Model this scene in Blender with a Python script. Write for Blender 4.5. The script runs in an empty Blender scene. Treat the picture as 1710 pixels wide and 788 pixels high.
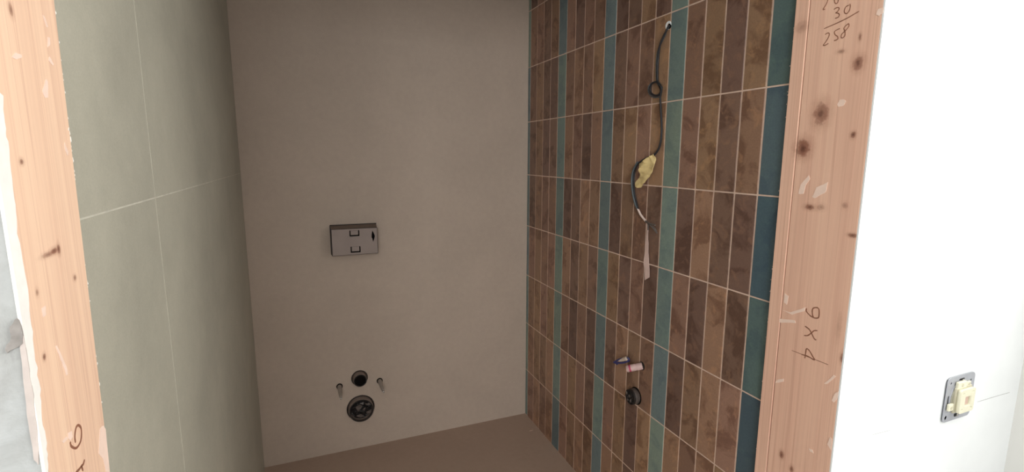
import bpy, bmesh, math, random
from mathutils import Vector, Matrix, noise
from mathutils.geometry import tessellate_polygon

random.seed(7)
SC = bpy.context.scene
COL = SC.collection

# ------------------------------------------------------------------ camera
CAM = Vector((-1.0019, -2.2307, 1.33847))
R = Matrix(((0.924236, 0.377608, 0.056562), (-0.381795, 0.912263, 0.148352), (0.00442, -0.158707, 0.987316)))
F = 832.0
cd = bpy.data.cameras.new('camera'); cam = bpy.data.objects.new('camera', cd); COL.objects.link(cam)
cd.sensor_width = 36.0; cd.lens = 36.0 * F / 1710.0; cd.clip_start = 0.01
cam.matrix_world = Matrix((
    (R[0][0], R[0][2], -R[0][1], CAM.x),
    (R[1][0], R[1][2], -R[1][1], CAM.y),
    (R[2][0], R[2][2], -R[2][1], CAM.z),
    (0, 0, 0, 1)))
SC.camera = cam

# ------------------------------------------------------------------ light
W = bpy.data.worlds.new('world'); SC.world = W; W.use_nodes = True
bg = W.node_tree.nodes['Background']; bg.inputs[0].default_value = (0.80, 0.90, 1.0, 1); bg.inputs[1].default_value = 1.0

def area(name, loc, rot, sx, sy, power, col):
    l = bpy.data.lights.new(name, 'AREA'); l.shape = 'RECTANGLE'; l.size = sx; l.size_y = sy
    l.energy = power; l.color = col
    o = bpy.data.objects.new(name, l); o.location = loc; o.rotation_euler = rot; COL.objects.link(o)
    return o
# daylight through the room's two windows (one in the side wall, one in the far wall behind the camera)
area('daylight_side_window', (0.725, -2.45, 1.85), (0, math.radians(90), 0), 1.1, 1.3, 42, (1.0, 1.0, 0.98))
area('daylight_far_window', (-1.90, -5.215, 1.9), (math.radians(90), 0, 0), 1.7, 1.1, 88, (0.97, 0.99, 1.0))
SC.view_settings.view_transform = 'Standard'; SC.view_settings.look = 'None'
SC.view_settings.gamma = 1.0; SC.view_settings.use_curve_mapping = False
SC.view_settings.exposure = 0.0

# ------------------------------------------------------------------ helpers
def srgb(r, g, b):
    f = lambda c: (c / 255 / 12.92) if c / 255 <= 0.04045 else ((c / 255 + 0.055) / 1.055) ** 2.4
    return (f(r), f(g), f(b), 1.0)

def on(x, y, ax, val):
    """point where the ray through photo pixel (x, y) meets the plane  axis = val"""
    d = R @ Vector(((x - 855) / F, 1.0, -(y - 394) / F))
    s = (val - CAM[ax]) / d[ax]
    return CAM + d * s

class Mat:
    def __init__(s, name, rough=0.6, spec=0.4):
        s.m = bpy.data.materials.new(name); s.m.use_nodes = True
        s.t = s.m.node_tree; s.b = s.t.nodes['Principled BSDF']
        s.b.inputs['Roughness'].default_value = rough
        s.b.inputs['Specular IOR Level'].default_value = spec
    def n(s, typ, **kw):
        nd = s.t.nodes.new(typ)
        for k, v in kw.items():
            if k.startswith('_'): setattr(nd, k[1:], v)
            else: nd.inputs[k.replace('__', ' ')].default_value = v
        return nd
    def l(s, a, b): s.t.links.new(a, b)
    def coord(s, kind='Object', scale=(1, 1, 1), loc=None):
        tc = s.n('ShaderNodeTexCoord'); mp = s.n('ShaderNodeMapping')
        mp.inputs['Scale'].default_value = scale
        if loc is not None: mp.inputs['Location'].default_value = loc
        s.l(tc.outputs[kind], mp.inputs['Vector']); return mp.outputs[0]
    def noise(s, vec, scale, detail=4, rough=0.55, dist=0.0):
        nd = s.n('ShaderNodeTexNoise', Scale=scale, Detail=detail, Roughness=rough, Distortion=dist)
        s.l(vec, nd.inputs['Vector']); return nd.outputs['Fac']
    def ramp(s, fac, stops):
        nd = s.n('ShaderNodeValToRGB'); e = nd.color_ramp.elements
        while len(e) < len(stops): e.new(0.5)
        for i, (p, c) in enumerate(stops):
            e[i].position = p; e[i].color = c if len(c) == 4 else (*c, 1)
        s.l(fac, nd.inputs[0]); return nd.outputs[0]
    def mix(s, fac, a, b, mode='MIX'):
        nd = s.n('ShaderNodeMix'); nd.data_type = 'RGBA'; nd.blend_type = mode
        if isinstance(fac, (int, float)): nd.inputs[0].default_value = fac
        else: s.l(fac, nd.inputs[0])
        for k, v in ((6, a), (7, b)):
            if isinstance(v, tuple): nd.inputs[k].default_value = v
            else: s.l(v, nd.inputs[k])
        return nd.outputs[2]
    def math(s, op, a, b=0.0):
        nd = s.n('ShaderNodeMath'); nd.operation = op
        for k, v in ((0, a), (1, b)):
            if isinstance(v, (int, float)): nd.inputs[k].default_value = v
            else: s.l(v, nd.inputs[k])
        return nd.outputs[0]
    def color(s, c):
        if isinstance(c, tuple): s.b.inputs['Base Color'].default_value = c
        else: s.l(c, s.b.inputs['Base Color'])
        return s
    def bump(s, h, strength=0.2, dist=0.002):
        nd = s.n('ShaderNodeBump', Strength=strength, Distance=dist)
        s.l(h, nd.inputs['Height']); s.l(nd.outputs[0], s.b.inputs['Normal']); return s

def simple(name, col, rough=0.6, spec=0.4, metal=0.0, var=0.12, scale=40):
    m = Mat(name, rough, spec); v = m.coord('Object')
    f = m.noise(v, scale, 3)
    d = tuple(c * (1 - var) for c in col[:3]) + (1,); u = tuple(min(1, c * (1 + var)) for c in col[:3]) + (1,)
    m.color(m.ramp(f, [(0.3, d), (0.7, u)])); m.b.inputs['Metallic'].default_value = metal
    return m.m

def link(name, me, mat=None, parent=None, loc=None):
    o = bpy.data.objects.new(name, me); COL.objects.link(o)
    if mat is not None: me.materials.append(mat)
    if parent is not None: o.parent = parent
    if loc is not None: o.location = loc
    return o

def from_bm(name, bm, mat, parent=None, loc=None, smooth=False, off=None):
    if off is not None: bmesh.ops.translate(bm, verts=bm.verts, vec=-Vector(off))
    bmesh.ops.recalc_face_normals(bm, faces=bm.faces)
    me = bpy.data.meshes.new(name); bm.to_mesh(me); bm.free()
    if smooth:
        for p in me.polygons: p.use_smooth = True
        me.set_sharp_from_angle(angle=math.radians(40))
    return link(name, me, mat, parent, loc)

def box_bm(x0, x1, y0, y1, z0, z1, bevel=0.0, seg=1, bm=None):
    b = bmesh.new()
    vs = bmesh.ops.create_cube(b, size=1)['verts']
    for v in vs:
        v.co = Vector((x0 + (x1 - x0) * (v.co.x + 0.5), y0 + (y1 - y0) * (v.co.y + 0.5), z0 + (z1 - z0) * (v.co.z + 0.5)))
    if bevel > 0: bmesh.ops.bevel(b, geom=b.edges[:], offset=bevel, segments=seg, affect='EDGES', profile=0.7)
    if bm is not None:
        me = bpy.data.meshes.new('t'); b.to_mesh(me); b.free(); bm.from_mesh(me); bpy.data.meshes.remove(me); return bm
    return b

def box(name, x0, x1, y0, y1, z0, z1, mat, parent=None, bevel=0.0, seg=1, loc=None):
    return from_bm(name, box_bm(x0, x1, y0, y1, z0, z1, bevel, seg), mat, parent, loc)

def tube_bm(pts, rad, n=10, bm=None, smooth_it=0, cap=True):
    """a swept round tube along points; rad is a number or a list"""
    pts = [Vector(p) for p in pts]
    if smooth_it:
        pts2 = []
        for i in range(len(pts) - 1):
            p0 = pts[max(i - 1, 0)]; p1 = pts[i]; p2 = pts[i + 1]; p3 = pts[min(i + 2, len(pts) - 1)]
            for k in range(smooth_it):
                t = k / smooth_it
                pts2.append(0.5 * ((2 * p1) + (p2 - p0) * t + (2 * p0 - 5 * p1 + 4 * p2 - p3) * t * t + (3 * p1 - p0 - 3 * p2 + p3) * t ** 3))
        pts2.append(pts[-1]); pts = pts2
    rs = rad if isinstance(rad, (list, tuple)) else [rad] * len(pts)
    bm = bm or bmesh.new(); rings = []; prev = None
    for i, p in enumerate(pts):
        d = (pts[min(i + 1, len(pts) - 1)] - pts[max(i - 1, 0)]).normalized()
        if prev is None:
            a = d.orthogonal().normalized()
        else:
            a = (prev - d * prev.dot(d)).normalized()
        prev = a; b = d.cross(a)
        rings.append([bm.verts.new(p + (a * math.cos(2 * math.pi * k / n) + b * math.sin(2 * math.pi * k / n)) * rs[i]) for k in range(n)])
    for r0, r1 in zip(rings, rings[1:]):
        for k in range(n): bm.faces.new((r0[k], r0[(k + 1) % n], r1[(k + 1) % n], r1[k]))
    if cap:
        bm.faces.new(rings[0][::-1]); bm.faces.new(rings[-1])
    return bm

def lathe_bm(profile, axis, base, n=32, bm=None, closed=False):
    """profile: (distance along axis, radius) list; axis unit vector; base point"""
    bm = bm or bmesh.new(); axis = Vector(axis).normalized(); base = Vector(base)
    a = axis.orthogonal().normalized(); b = axis.cross(a); rings = []
    for h, r in profile:
        rings.append([bm.verts.new(base + axis * h + (a * math.cos(2 * math.pi * k / n) + b * math.sin(2 * math.pi * k / n)) * r) for k in range(n)])
    for r0, r1 in zip(rings, rings[1:]):
        for k in range(n): bm.faces.new((r0[k], r0[(k + 1) % n], r1[(k + 1) % n], r1[k]))
    if closed:
        r0, r1 = rings[-1], rings[0]
        for k in range(n): bm.faces.new((r0[k], r0[(k + 1) % n], r1[(k + 1) % n], r1[k]))
    else:
        bm.faces.new(rings[0][::-1]); bm.faces.new(rings[-1])
    return bm

def plate_bm(outline, ax, thick, bm=None):
    """flat polygon (list of 3d points in a plane axis=const) given a thickness along the axis"""
    bm = bm or bmesh.new(); o = Vector((0, 0, 0)); o[ax] = thick
    a = [bm.verts.new(Vector(p)) for p in outline]; b = [bm.verts.new(Vector(p) + o) for p in outline]
    n = len(a)
    q = [(i_, j_) for i_, j_ in ((0, 1), (1, 2), (0, 2)) if ax not in (i_, j_)][0]
    for i, j, k in tessellate_polygon([[Vector((p[q[0]] * 1000, p[q[1]] * 1000, 0)) for p in outline]]):
        bm.faces.new((a[i], a[j], a[k])); bm.faces.new((b[k], b[j], b[i]))
    for i in range(n): bm.faces.new((a[i], b[i], b[(i + 1) % n], a[(i + 1) % n]))
    return bm

def ribbon_bm(pts, ax, width, thick, bm=None, taper=True):
    """a pencil or marker stroke lying on the plane axis=const"""
    bm = bm or bmesh.new(); P = [Vector(p) for p in pts]; S = []
    for i in range(len(P) - 1):
        p0 = P[max(i - 1, 0)]; p1 = P[i]; p2 = P[i + 1]; p3 = P[min(i + 2, len(P) - 1)]
        for k in range(4):
            t = k / 4
            S.append(0.5 * ((2 * p1) + (p2 - p0) * t + (2 * p0 - 5 * p1 + 4 * p2 - p3) * t * t + (3 * p1 - p0 - 3 * p2 + p3) * t ** 3))
    S.append(P[-1])
    nrm = Vector((0, 0, 0)); nrm[ax] = 1.0; rows = []
    for i, p in enumerate(S):
        d = (S[min(i + 1, len(S) - 1)] - S[max(i - 1, 0)]).normalized(); s = nrm.cross(d)
        w = width * 0.5 * (0.6 if taper and i in (0, len(S) - 1) else 1.0) * random.uniform(0.85, 1.1)
        rows.append((bm.verts.new(p + s * w), bm.verts.new(p - s * w), bm.verts.new(p - s * w + nrm * thick), bm.verts.new(p + s * w + nrm * thick)))
    for a, b in zip(rows, rows[1:]):
        for k in range(4): bm.faces.new((a[k], a[(k + 1) % 4], b[(k + 1) % 4], b[k]))
    bm.faces.new(rows[0][::-1]); bm.faces.new(rows[-1])
    return bm

def curve_plate(name, outer, holes, y0, y1, mat):
    """XZ outline with holes, extruded from y0 to y1 (2D filled curve turned into a mesh)"""
    cu = bpy.data.curves.new(name, 'CURVE'); cu.dimensions = '2D'; cu.fill_mode = 'BOTH'; cu.extrude = abs(y1 - y0) / 2
    for pl in [outer] + holes:
        sp = cu.splines.new('POLY'); sp.points.add(len(pl) - 1); sp.use_cyclic_u = True
        for i, (x, z) in enumerate(pl): sp.points[i].co = (x, z, 0, 1)
    t = bpy.data.objects.new(name, cu); COL.objects.link(t)
    dg = bpy.context.evaluated_depsgraph_get()
    me = bpy.data.meshes.new_from_object(t.evaluated_get(dg)); me.name = name
    bpy.data.objects.remove(t); bpy.data.curves.remove(cu)
    me.transform(Matrix(((1, 0, 0, 0), (0, 0, 1, (y0 + y1) / 2), (0, 1, 0, 0), (0, 0, 0, 1))))
    me.materials.clear()
    bm = bmesh.new(); bm.from_mesh(me); bmesh.ops.remove_doubles(bm, verts=bm.verts, dist=1e-6)
    bmesh.ops.recalc_face_normals(bm, faces=bm.faces); bm.to_mesh(me); bm.free()
    return link(name, me, mat)

def circle(cx, cz, r, n=40): return [(cx + r * math.cos(2 * math.pi * k / n), cz + r * math.sin(2 * math.pi * k / n)) for k in range(n)]

def struct(o, label=None):
    o['kind'] = 'structure'
    if label: o['label'] = label
    return o

def tag(o, label, cat, group=None):
    o['label'] = label; o['category'] = cat
    if group: o['group'] = group
    return o

def thing(name, label, cat, loc, group=None):
    o = bpy.data.objects.new(name, None); o.empty_display_size = 0.05; COL.objects.link(o)
    o.location = loc; return tag(o, label, cat, group)

def part(name, bm, mat, parent, smooth=False, label=None):
    """a part modelled in world coordinates, stored relative to its thing's base"""
    off = Vector(parent.location)
    if parent.parent is not None: off = off + Vector(parent.parent.location)
    o = from_bm(name, bm, mat, parent, smooth=smooth, off=off)
    if label: o['label'] = label
    return o

# ------------------------------------------------------------------ materials
def stone_tile(name, base, var=0.07, warm=0.0):
    m = Mat(name, 0.62, 0.3); v = m.coord('Object')
    big = m.noise(v, 3.0, 5, 0.6, 0.4); fine = m.noise(v, 45, 4, 0.6); grain = m.noise(v, 420, 2, 0.5)
    c = lambda k: tuple(x * k for x in base[:3]) + (1,)
    col = m.ramp(big, [(0.3, c(1 - var)), (0.5, c(1.0)), (0.72, c(1 + var))])
    col = m.mix(0.35, col, m.ramp(fine, [(0.3, c(0.90)), (0.7, c(1.10))]))
    col = m.mix(0.18, col, m.ramp(grain, [(0.3, c(0.78)), (0.7, c(1.22))]))
    m.color(col); m.bump(grain, 0.12, 0.0006)
    return m.m
M_BACK = stone_tile('greige_slab_warm_lit', srgb(178, 161, 147), 0.09)  # warm tint of the bounced light put into the slab colour
M_LEFT = stone_tile('greige_panel_cool_lit', srgb(171, 167, 152), 0.21)  # same tile as the slab, with cooler daylight put into the colour
M_FLOOR = stone_tile('floor_tile', srgb(170, 146, 130))
M_GROUT = simple('grout_beige', srgb(212, 186, 169), 0.9, 0.1)
M_GROUT_PALE = simple('grout_pale', srgb(194, 190, 176), 0.9, 0.1)
M_PLASTER = simple('white_plaster', srgb(236, 238, 239), 0.9, 0.15, var=0.03, scale=6)
M_ROOM = simple('room_plaster', srgb(225, 224, 220), 0.9, 0.15, var=0.03, scale=3)
M_CONC = simple('screed', srgb(150, 146, 140), 0.9, 0.2, var=0.12, scale=5)

def glazed(name, blotch_dark, blotch_light):
    """handmade-look glaze: the tile's own colour (object colour) with cloudy darker and paler patches"""
    m = Mat(name, 0.42, 0.35)
    oi = m.n('ShaderNodeObjectInfo'); tc = m.n('ShaderNodeTexCoord')
    sc = m.n('ShaderNodeVectorMath'); sc.operation = 'SCALE'; sc.inputs['Scale'].default_value = 37.0
    cb = m.n('ShaderNodeCombineXYZ'); m.l(oi.outputs['Random'], cb.inputs[0]); m.l(oi.outputs['Random'], cb.inputs[1]); m.l(oi.outputs['Random'], cb.inputs[2])
    m.l(cb.outputs[0], sc.inputs[0])
    ad = m.n('ShaderNodeVectorMath'); ad.operation = 'ADD'; m.l(tc.outputs['Object'], ad.inputs[0]); m.l(sc.outputs[0], ad.inputs[1])
    v = ad.outputs[0]
    n1 = m.noise(v, 11, 5, 0.62, 0.6); n2 = m.noise(v, 26, 5, 0.65, 1.0); n3 = m.noise(v, 260, 2, 0.5)
    col = m.mix(m.ramp(n1, [(0.50, (0, 0, 0)), (0.60, (1, 1, 1))]), oi.outputs['Color'], m.mix(1.0, oi.outputs['Color'], blotch_dark, 'MULTIPLY'))
    col = m.mix(m.ramp(n2, [(0.53, (0, 0, 0)), (0.66, (0.75, 0.75, 0.75))]), col, m.mix(1.0, oi.outputs['Color'], blotch_light, 'MULTIPLY'))
    col = m.mix(0.25, col, m.mix(1.0, col, m.ramp(n3, [(0.3, (0.7, 0.7, 0.7)), (0.7, (1.3, 1.3, 1.3))]), 'MULTIPLY'))
    m.color(col); m.bump(n1, 0.10, 0.004)
    return m.m
M_BROWN = glazed('brown_glaze', (0.66, 0.60, 0.58, 1), (1.32, 1.25, 1.12, 1))
M_TEAL = glazed('teal_glaze', (0.82, 0.84, 0.90, 1), (1.14, 1.16, 1.08, 1))

def wood(name, base, knots, ax_y_scale=1.0):
    """planed spruce: long grain along z; knots are dark ellipses at (y, z, radius_y, radius_z, darkness)"""
    m = Mat(name, 0.62, 0.25); tc = m.n('ShaderNodeTexCoord')
    def grain(sy, sz, det, dist):
        mp = m.n('ShaderNodeMapping'); mp.inputs['Scale'].default_value = (sy, sy, sz); m.l(tc.outputs['Object'], mp.inputs['Vector'])
        return m.noise(mp.outputs[0], 1.0, det, 0.55, dist)
    g0, g1, g2, g3 = grain(14, 0.9, 3, 0.6), grain(46, 0.8, 3, 0.4), grain(190, 2.4, 3, 0.3), grain(70, 0.45, 1, 0.2)
    c = lambda k, r=1.0: (base[0] * k, base[1] * k * r, base[2] * k * r, 1)
    col = m.ramp(g0, [(0.30, c(0.90, 0.96)), (0.5, c(1.0)), (0.70, c(1.07, 1.05))])
    col = m.mix(m.ramp(g1, [(0.52, (0, 0, 0)), (0.62, (.55, .55, .55)), (0.68, (.1, .1, .1))]), col, c(0.86, 0.90))
    col = m.mix(m.ramp(g3, [(0.475, (0, 0, 0)), (0.497, (.65, .65, .65)), (0.52, (0, 0, 0))]), col, c(0.72, 0.84))
    col = m.mix(0.30, col, m.ramp(g2, [(0.35, c(0.84, 0.93)), (0.65, c(1.06))]))
    sep = m.n('ShaderNodeSeparateXYZ'); m.l(tc.outputs['Object'], sep.inputs[0])
    wob = m.noise(tc.outputs['Object'], 90, 4); wob2 = m.noise(tc.outputs['Object'], 260, 3)
    for (ky, kz, ry, rz, dk) in knots:
        dy = m.math('DIVIDE', m.math('SUBTRACT', sep.outputs[1], ky), ry)
        dz = m.math('DIVIDE', m.math('SUBTRACT', sep.outputs[2], kz), rz)
        d0 = m.math('SQRT', m.math('ADD', m.math('MULTIPLY', dy, dy), m.math('MULTIPLY', dz, dz)))
        d = m.math('ADD', d0, m.math('ADD', m.math('MULTIPLY', m.math('SUBTRACT', wob, 0.5), 0.8), m.math('MULTIPLY', m.math('SUBTRACT', wob2, 0.5), 0.35)))
        for (a_, b_, st, cl) in ((0.7, 2.0, 0.38, srgb(150, 96, 74)), (0.55, 1.05, 0.80, srgb(126, 76, 58)), (0.1, 0.55, 0.75, srgb(84, 50, 40))):
            mr = m.n('ShaderNodeMapRange'); mr.interpolation_type = 'SMOOTHSTEP'
            m.l(d, mr.inputs[0]); mr.inputs[1].default_value = a_; mr.inputs[2].default_value = b_
            mr.inputs[3].default_value = dk * st; mr.inputs[4].default_value = 0.0
            col = m.mix(mr.outputs[0], col, cl)
    m.color(col); m.bump(g2, 0.25, 0.0008)
    return m.m
M_PAINT = simple('paint_smear', srgb(240, 212, 196), 0.8, 0.2, var=0.05)
M_PAINTW = simple('white_filler', srgb(240, 236, 230), 0.85, 0.2, var=0.05)
M_INK = simple('pencil_lead', srgb(140, 94, 74), 0.7, 0.2)
M_FAINT = simple('faint_pencil', srgb(172, 171, 168), 0.9, 0.1)
M_BLACK = simple('black_plastic', srgb(34, 30, 29), 0.45, 0.4)
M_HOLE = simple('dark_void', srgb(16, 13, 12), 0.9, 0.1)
M_HOUS = simple('brownish_plastic', srgb(122, 104, 92), 0.6, 0.3)
M_BOX = simple('grey_plastic', srgb(142, 127, 120), 0.55, 0.4, var=0.06, scale=12)
M_BOXD = simple('dark_grey_plastic', srgb(46, 36, 34), 0.6, 0.3)
M_PIPE = simple('grey_pipe', srgb(128, 112, 102), 0.5, 0.4, var=0.06)
M_SLEEVE = simple('clear_sleeve', srgb(158, 146, 136), 0.4, 0.5)
M_STEEL = simple('steel', srgb(190, 186, 182), 0.3, 0.5, 0.9)
M_FILM = simple('torn_film', srgb(88, 78, 73), 0.4, 0.4, var=0.3)

# ------------------------------------------------------------------ niche shell
XW = -1.2345            # left wall plane; right wall plane is x = 0, back wall y = 0
TW, TH, C0 = 0.06956, 0.25, 0.0276
ZJ = 1.2483             # a joint height (five rows above the floor)
YF = -1.602             # front wall plane right of the opening
YFL = -1.7005            # front wall plane left of the opening
HN = 2.45               # niche ceiling

PIPE = on(600.5, 631, 1, 0); WASTE = on(602.5, 681, 1, 0)
BOLT_L = on(567, 645, 1, 0); BOLT_R = on(634, 635.5, 1, 0)
bxa = on(551.5, 377, 1, 0); bxb = on(627.5, 373, 1, 0); bxc = on(628.5, 420, 1, 0)
BX0, BX1, BZ0, BZ1 = bxa.x, bxb.x, on(554, 427, 1, 0).z, bxa.z
BZ0 = BZ1 - 0.125

holes = [circle(PIPE.x, PIPE.z, 0.0365), circle(WASTE.x, WASTE.z, 0.062),
         circle(BOLT_L.x, BOLT_L.z, 0.0135, 20), circle(BOLT_R.x, BOLT_R.z, 0.0135, 20),
         [(BX0 - .002, BZ0 - .002), (BX1 + .002, BZ0 - .002), (BX1 + .002, BZ1 + .002), (BX0 - .002, BZ1 + .002)]]
wb = curve_plate('wall_back', [(XW - .12, 0), (0.12, 0), (0.12, HN), (XW - .12, HN)], holes, 0.0, 0.16, M_BACK)
struct(wb, 'back wall of one large greige stone-look slab')
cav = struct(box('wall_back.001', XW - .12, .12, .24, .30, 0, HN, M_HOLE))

# left wall: four large stone-look panels with fine pale joints
LX = XW + 0.005                             # face of the left post, whose back edge leans
_e0, _e1 = on(90, 0, 0, LX), on(183, 785, 0, LX)
def lean(z): return _e0.y + (z - _e0.z) * (_e1.y - _e0.y) / (_e1.z - _e0.z)
def quad(y0a, y0b, y1, z0, z1): return [(XW, y0a, z0), (XW, y1, z0), (XW, y1, z1), (XW, y0b, z1)]
bk = plate_bm([(XW - .0004, lean(0) + .0005, 0), (XW - .0004, 0, 0), (XW - .0004, 0, HN), (XW - .0004, lean(HN) + .0005, HN)], 0, -.12)
wl = struct(from_bm('wall_left', bk, M_GROUT_PALE), 'left wall of large greige stone-look panels')
yl, zl, j = -1.2353, 1.2669, 0.0022
for z0, z1 in ((0.001, zl - .0012), (zl + .0012, HN)):
    from_bm('panel', plate_bm(quad(lean(z0) + .0008, lean(z1) + .0008, yl - j, z0, z1), 0, -.010), M_LEFT, wl)
    from_bm('panel', plate_bm(quad(yl + j, yl + j, -.0015, z0, z1), 0, -.010), M_LEFT, wl)

# right wall: narrow upright glazed tiles, every fifth column teal
wr = struct(box('wall_right', 0.0014, 0.12, -1.4165, 0.0, 0, HN, M_GROUT), 'right wall of upright brown glazed tiles with teal columns')
J = 0.0018
tile_mesh = {}
def tile_mesh_for(w, h):
    k = (round(w, 4), round(h, 4))
    if k not in tile_mesh:
        b = box_bm(0, 0.007, -w / 2, w / 2, -h / 2, h / 2, 0.0011)
        bmesh.ops.recalc_face_normals(b, faces=b.faces)
        me = bpy.data.meshes.new('tile'); b.to_mesh(me); b.free(); tile_mesh[k] = me
    return tile_mesh[k]
BROWNS = [srgb(*c) for c in ((154, 120, 98), (142, 110, 92), (130, 102, 87), (154, 122, 96), (146, 115, 93), (122, 95, 83), (150, 116, 99))]
TEALS = [srgb(*c) for c in ((124, 140, 132), (116, 132, 127), (112, 126, 127), (126, 140, 129), (106, 120, 120))]
BLUES_DIM = [srgb(*c) for c in ((76, 95, 103), (84, 100, 105), (74, 90, 98), (88, 106, 104))]  # bluer teals by the post, with its dimmer light put into the colour
HOLE_Y, HOLE_Z = -0.9925, 1.7150
rows = [(r * TH - 0.0017, (r + 1) * TH - 0.0017) for r in range(9)] + [(9 * TH - .0017, HN)]
for ri, (z0, z1) in enumerate(rows):
    z0 = max(z0, 0.0) ; prev = None
    for ci in range(21):
        if ci == 0: y1, y0, teal = 0.0, -C0, True
        else: y1 = -C0 - (ci - 1) * TW; y0 = y1 - TW; teal = (ci % 5 == 0)
        y0 = max(y0, -1.4165)
        w, h = (y1 - y0) - 2 * J, (z1 - z0) - 2 * J
        me = tile_mesh_for(w, h)
        o = bpy.data.objects.new('tile', me); COL.objects.link(o); o.parent = wr
        o.location = (random.uniform(0, 0.0005), (y0 + y1) / 2, (z0 + z1) / 2)
        if teal: c = random.choice(TEALS) if ci < 20 else random.choice(BLUES_DIM); k = random.uniform(.92, 1.06)
        else:
            c = random.choice([q for q in BROWNS if q != prev]); prev = c; k = random.uniform(.80, 1.07)
        o.color = (c[0] * k, c[1] * k, c[2] * k, 1)
        o['_t'] = int(teal)
        if ci == 14 and z0 < HOLE_Z < z1:       # the tile cut away round the cable outlet
            hy, hz, rr = HOLE_Y - o.location.y, HOLE_Z - o.location.z, 0.0125
            pts = [(w / 2, -h / 2), (w / 2, h / 2), (-w / 2, h / 2)]
            dy = -w / 2 - hy
            a0 = math.acos(max(-1, min(1, dy / rr)))
            for k2 in range(13):
                a = a0 - 2 * a0 * k2 / 12
                pts.append((hy + rr * math.cos(a), hz + rr * math.sin(a)))
            pts.append((-w / 2, -h / 2))
            b = plate_bm([(0, p[0], p[1]) for p in pts], 0, 0.007)
            bmesh.ops.recalc_face_normals(b, faces=b.faces)
            m2 = bpy.data.meshes.new('tile'); b.to_mesh(m2); b.free(); m2.materials.append(M_BROWN); o.data = m2
for o in wr.children:
    if not o.data.materials: o.data.materials.append(None)
    s = o.material_slots[0]; s.link = 'OBJECT'; s.material = M_TEAL if o['_t'] else M_BROWN
    del o['_t']

fl = struct(box('floor', XW - .12, 0.12, -1.60, 0.16, -0.06, 0.0, M_FLOOR), 'niche floor of brown-grey stone-look tile')
fl2 = struct(box('floor.001', -3.0, 0.9, -5.4, -1.60, -0.08, -0.02, M_CONC))
ce = struct(box('ceiling', XW - .12, 0.12, -1.60, 0.16, HN, HN + .06, M_CONC))
ce2 = struct(box('ceiling.001', -3.0, 0.9, -5.4, -1.60, 2.60, 2.66, M_ROOM))
# scratches of grout left on the niche floor
for pa in ([(954, 755), (960, 752.5), (965, 749)], [(884, 719.5), (890, 718)]):
    from_bm('grout_smear', ribbon_bm([on(x, y, 2, 0.0002) for x, y in pa], 2, 0.004, 0.0006), M_GROUT, fl)

# ------------------------------------------------------------------ front wall and the room behind the camera
PX = -0.010                                 # face of the right post
wfr = struct(box('wall_front', PX, 0.72, YF, -1.5985, -0.02, 2.60, M_PLASTER), 'white plastered wall beside the opening')
struct(box('wall_front.002', 0.1005, 0.72, -1.5985, -1.43, -0.02, 2.60, M_PLASTER))
struct(box('wall_lintel', XW - .06, PX, YF, -1.45, 2.0, 2.60, M_PLASTER))
wr2 = bmesh.new()
WX = 0.705                                  # side wall on the right with its window opening
box_bm(WX, WX + .12, -1.80, YF, -.02, 2.6, bm=wr2); box_bm(WX, WX + .12, -5.3, -3.10, -.02, 2.6, bm=wr2)
box_bm(WX, WX + .12, -3.10, -1.80, -.02, 1.30, bm=wr2); box_bm(WX, WX + .12, -3.10, -1.80, 2.40, 2.6, bm=wr2)
struct(from_bm('wall_side', wr2, M_ROOM))
wfar = bmesh.new()
box_bm(-3.0, -2.75, -5.32, -5.2, -.02, 2.6, bm=wfar); box_bm(-1.05, .82, -5.32, -5.2, -.02, 2.6, bm=wfar)
box_bm(-2.75, -1.05, -5.32, -5.2, -.02, 1.35, bm=wfar); box_bm(-2.75, -1.05, -5.32, -5.2, 2.45, 2.6, bm=wfar)
struct(from_bm('wall_far', wfar, M_ROOM))
struct(box('wall_opposite', -3.0, -2.9, -5.3, YFL, -.02, 2.6, M_ROOM))
# window frames with panes behind the daylight
M_FRAME = simple('window_white', srgb(230, 230, 228), 0.5, 0.4, var=0.02)
mg = Mat('pane_glass', 0.02, 0.5); mg.b.inputs['Transmission Weight'].default_value = 1.0; mg.color((.95, .97, .97, 1))
def window(name, ax, c, a0, a1, z0, z1):
    def bb(u0, u1, v0, v1, d0, d1, bm=None):
        return box_bm(c + d0, c + d1, u0, u1, v0, v1, bm=bm) if ax == 0 else box_bm(u0, u1, c + d0, c + d1, v0, v1, bm=bm)
    b = bmesh.new(); w_ = .06; mid = (a0 + a1) / 2
    for q in ((a0, a1, z0, z0 + w_), (a0, a1, z1 - w_, z1), (a0, a0 + w_, z0 + w_, z1 - w_), (a1 - w_, a1, z0 + w_, z1 - w_), (mid - .04, mid + .04, z0 + w_, z1 - w_)): bb(*q, 0, .05, bm=b)
    o = struct(from_bm(name, b, M_FRAME))
    for u0, u1 in ((a0 + w_, mid - .04), (mid + .04, a1 - w_)): from_bm('pane', bb(u0, u1, z0 + w_, z1 - w_, .018, .030), mg.m, o)
window('window_1', 0, .765, -3.10, -1.80, 1.30, 2.40)
window('window_2', 1, -5.315, -2.75, -1.05, 1.35, 2.45)
# left piece of the front wall: raw grey-white plaster
mp = Mat('raw_plaster', 0.95, 0.1); v = mp.coord('Object')
f1 = mp.noise(v, 9, 6, 0.65, 0.8); f2 = mp.noise(v, 40, 4, 0.6)
cc = mp.ramp(f1, [(0.30, srgb(120, 118, 116)), (0.42, srgb(166, 166, 164)), (0.7, srgb(182, 184, 184))])
mp.color(mp.mix(0.2, cc, mp.ramp(f2, [(0.35, srgb(140, 138, 136)), (0.6, srgb(188, 190, 190))]))); mp.bump(f1, 0.5, 0.006)
wlf = struct(box('wall_front.001', -3.0, LX, YFL, YFL + .005, -.02, 2.6, mp.m), 'raw grey-white plaster wall left of the opening')

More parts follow.
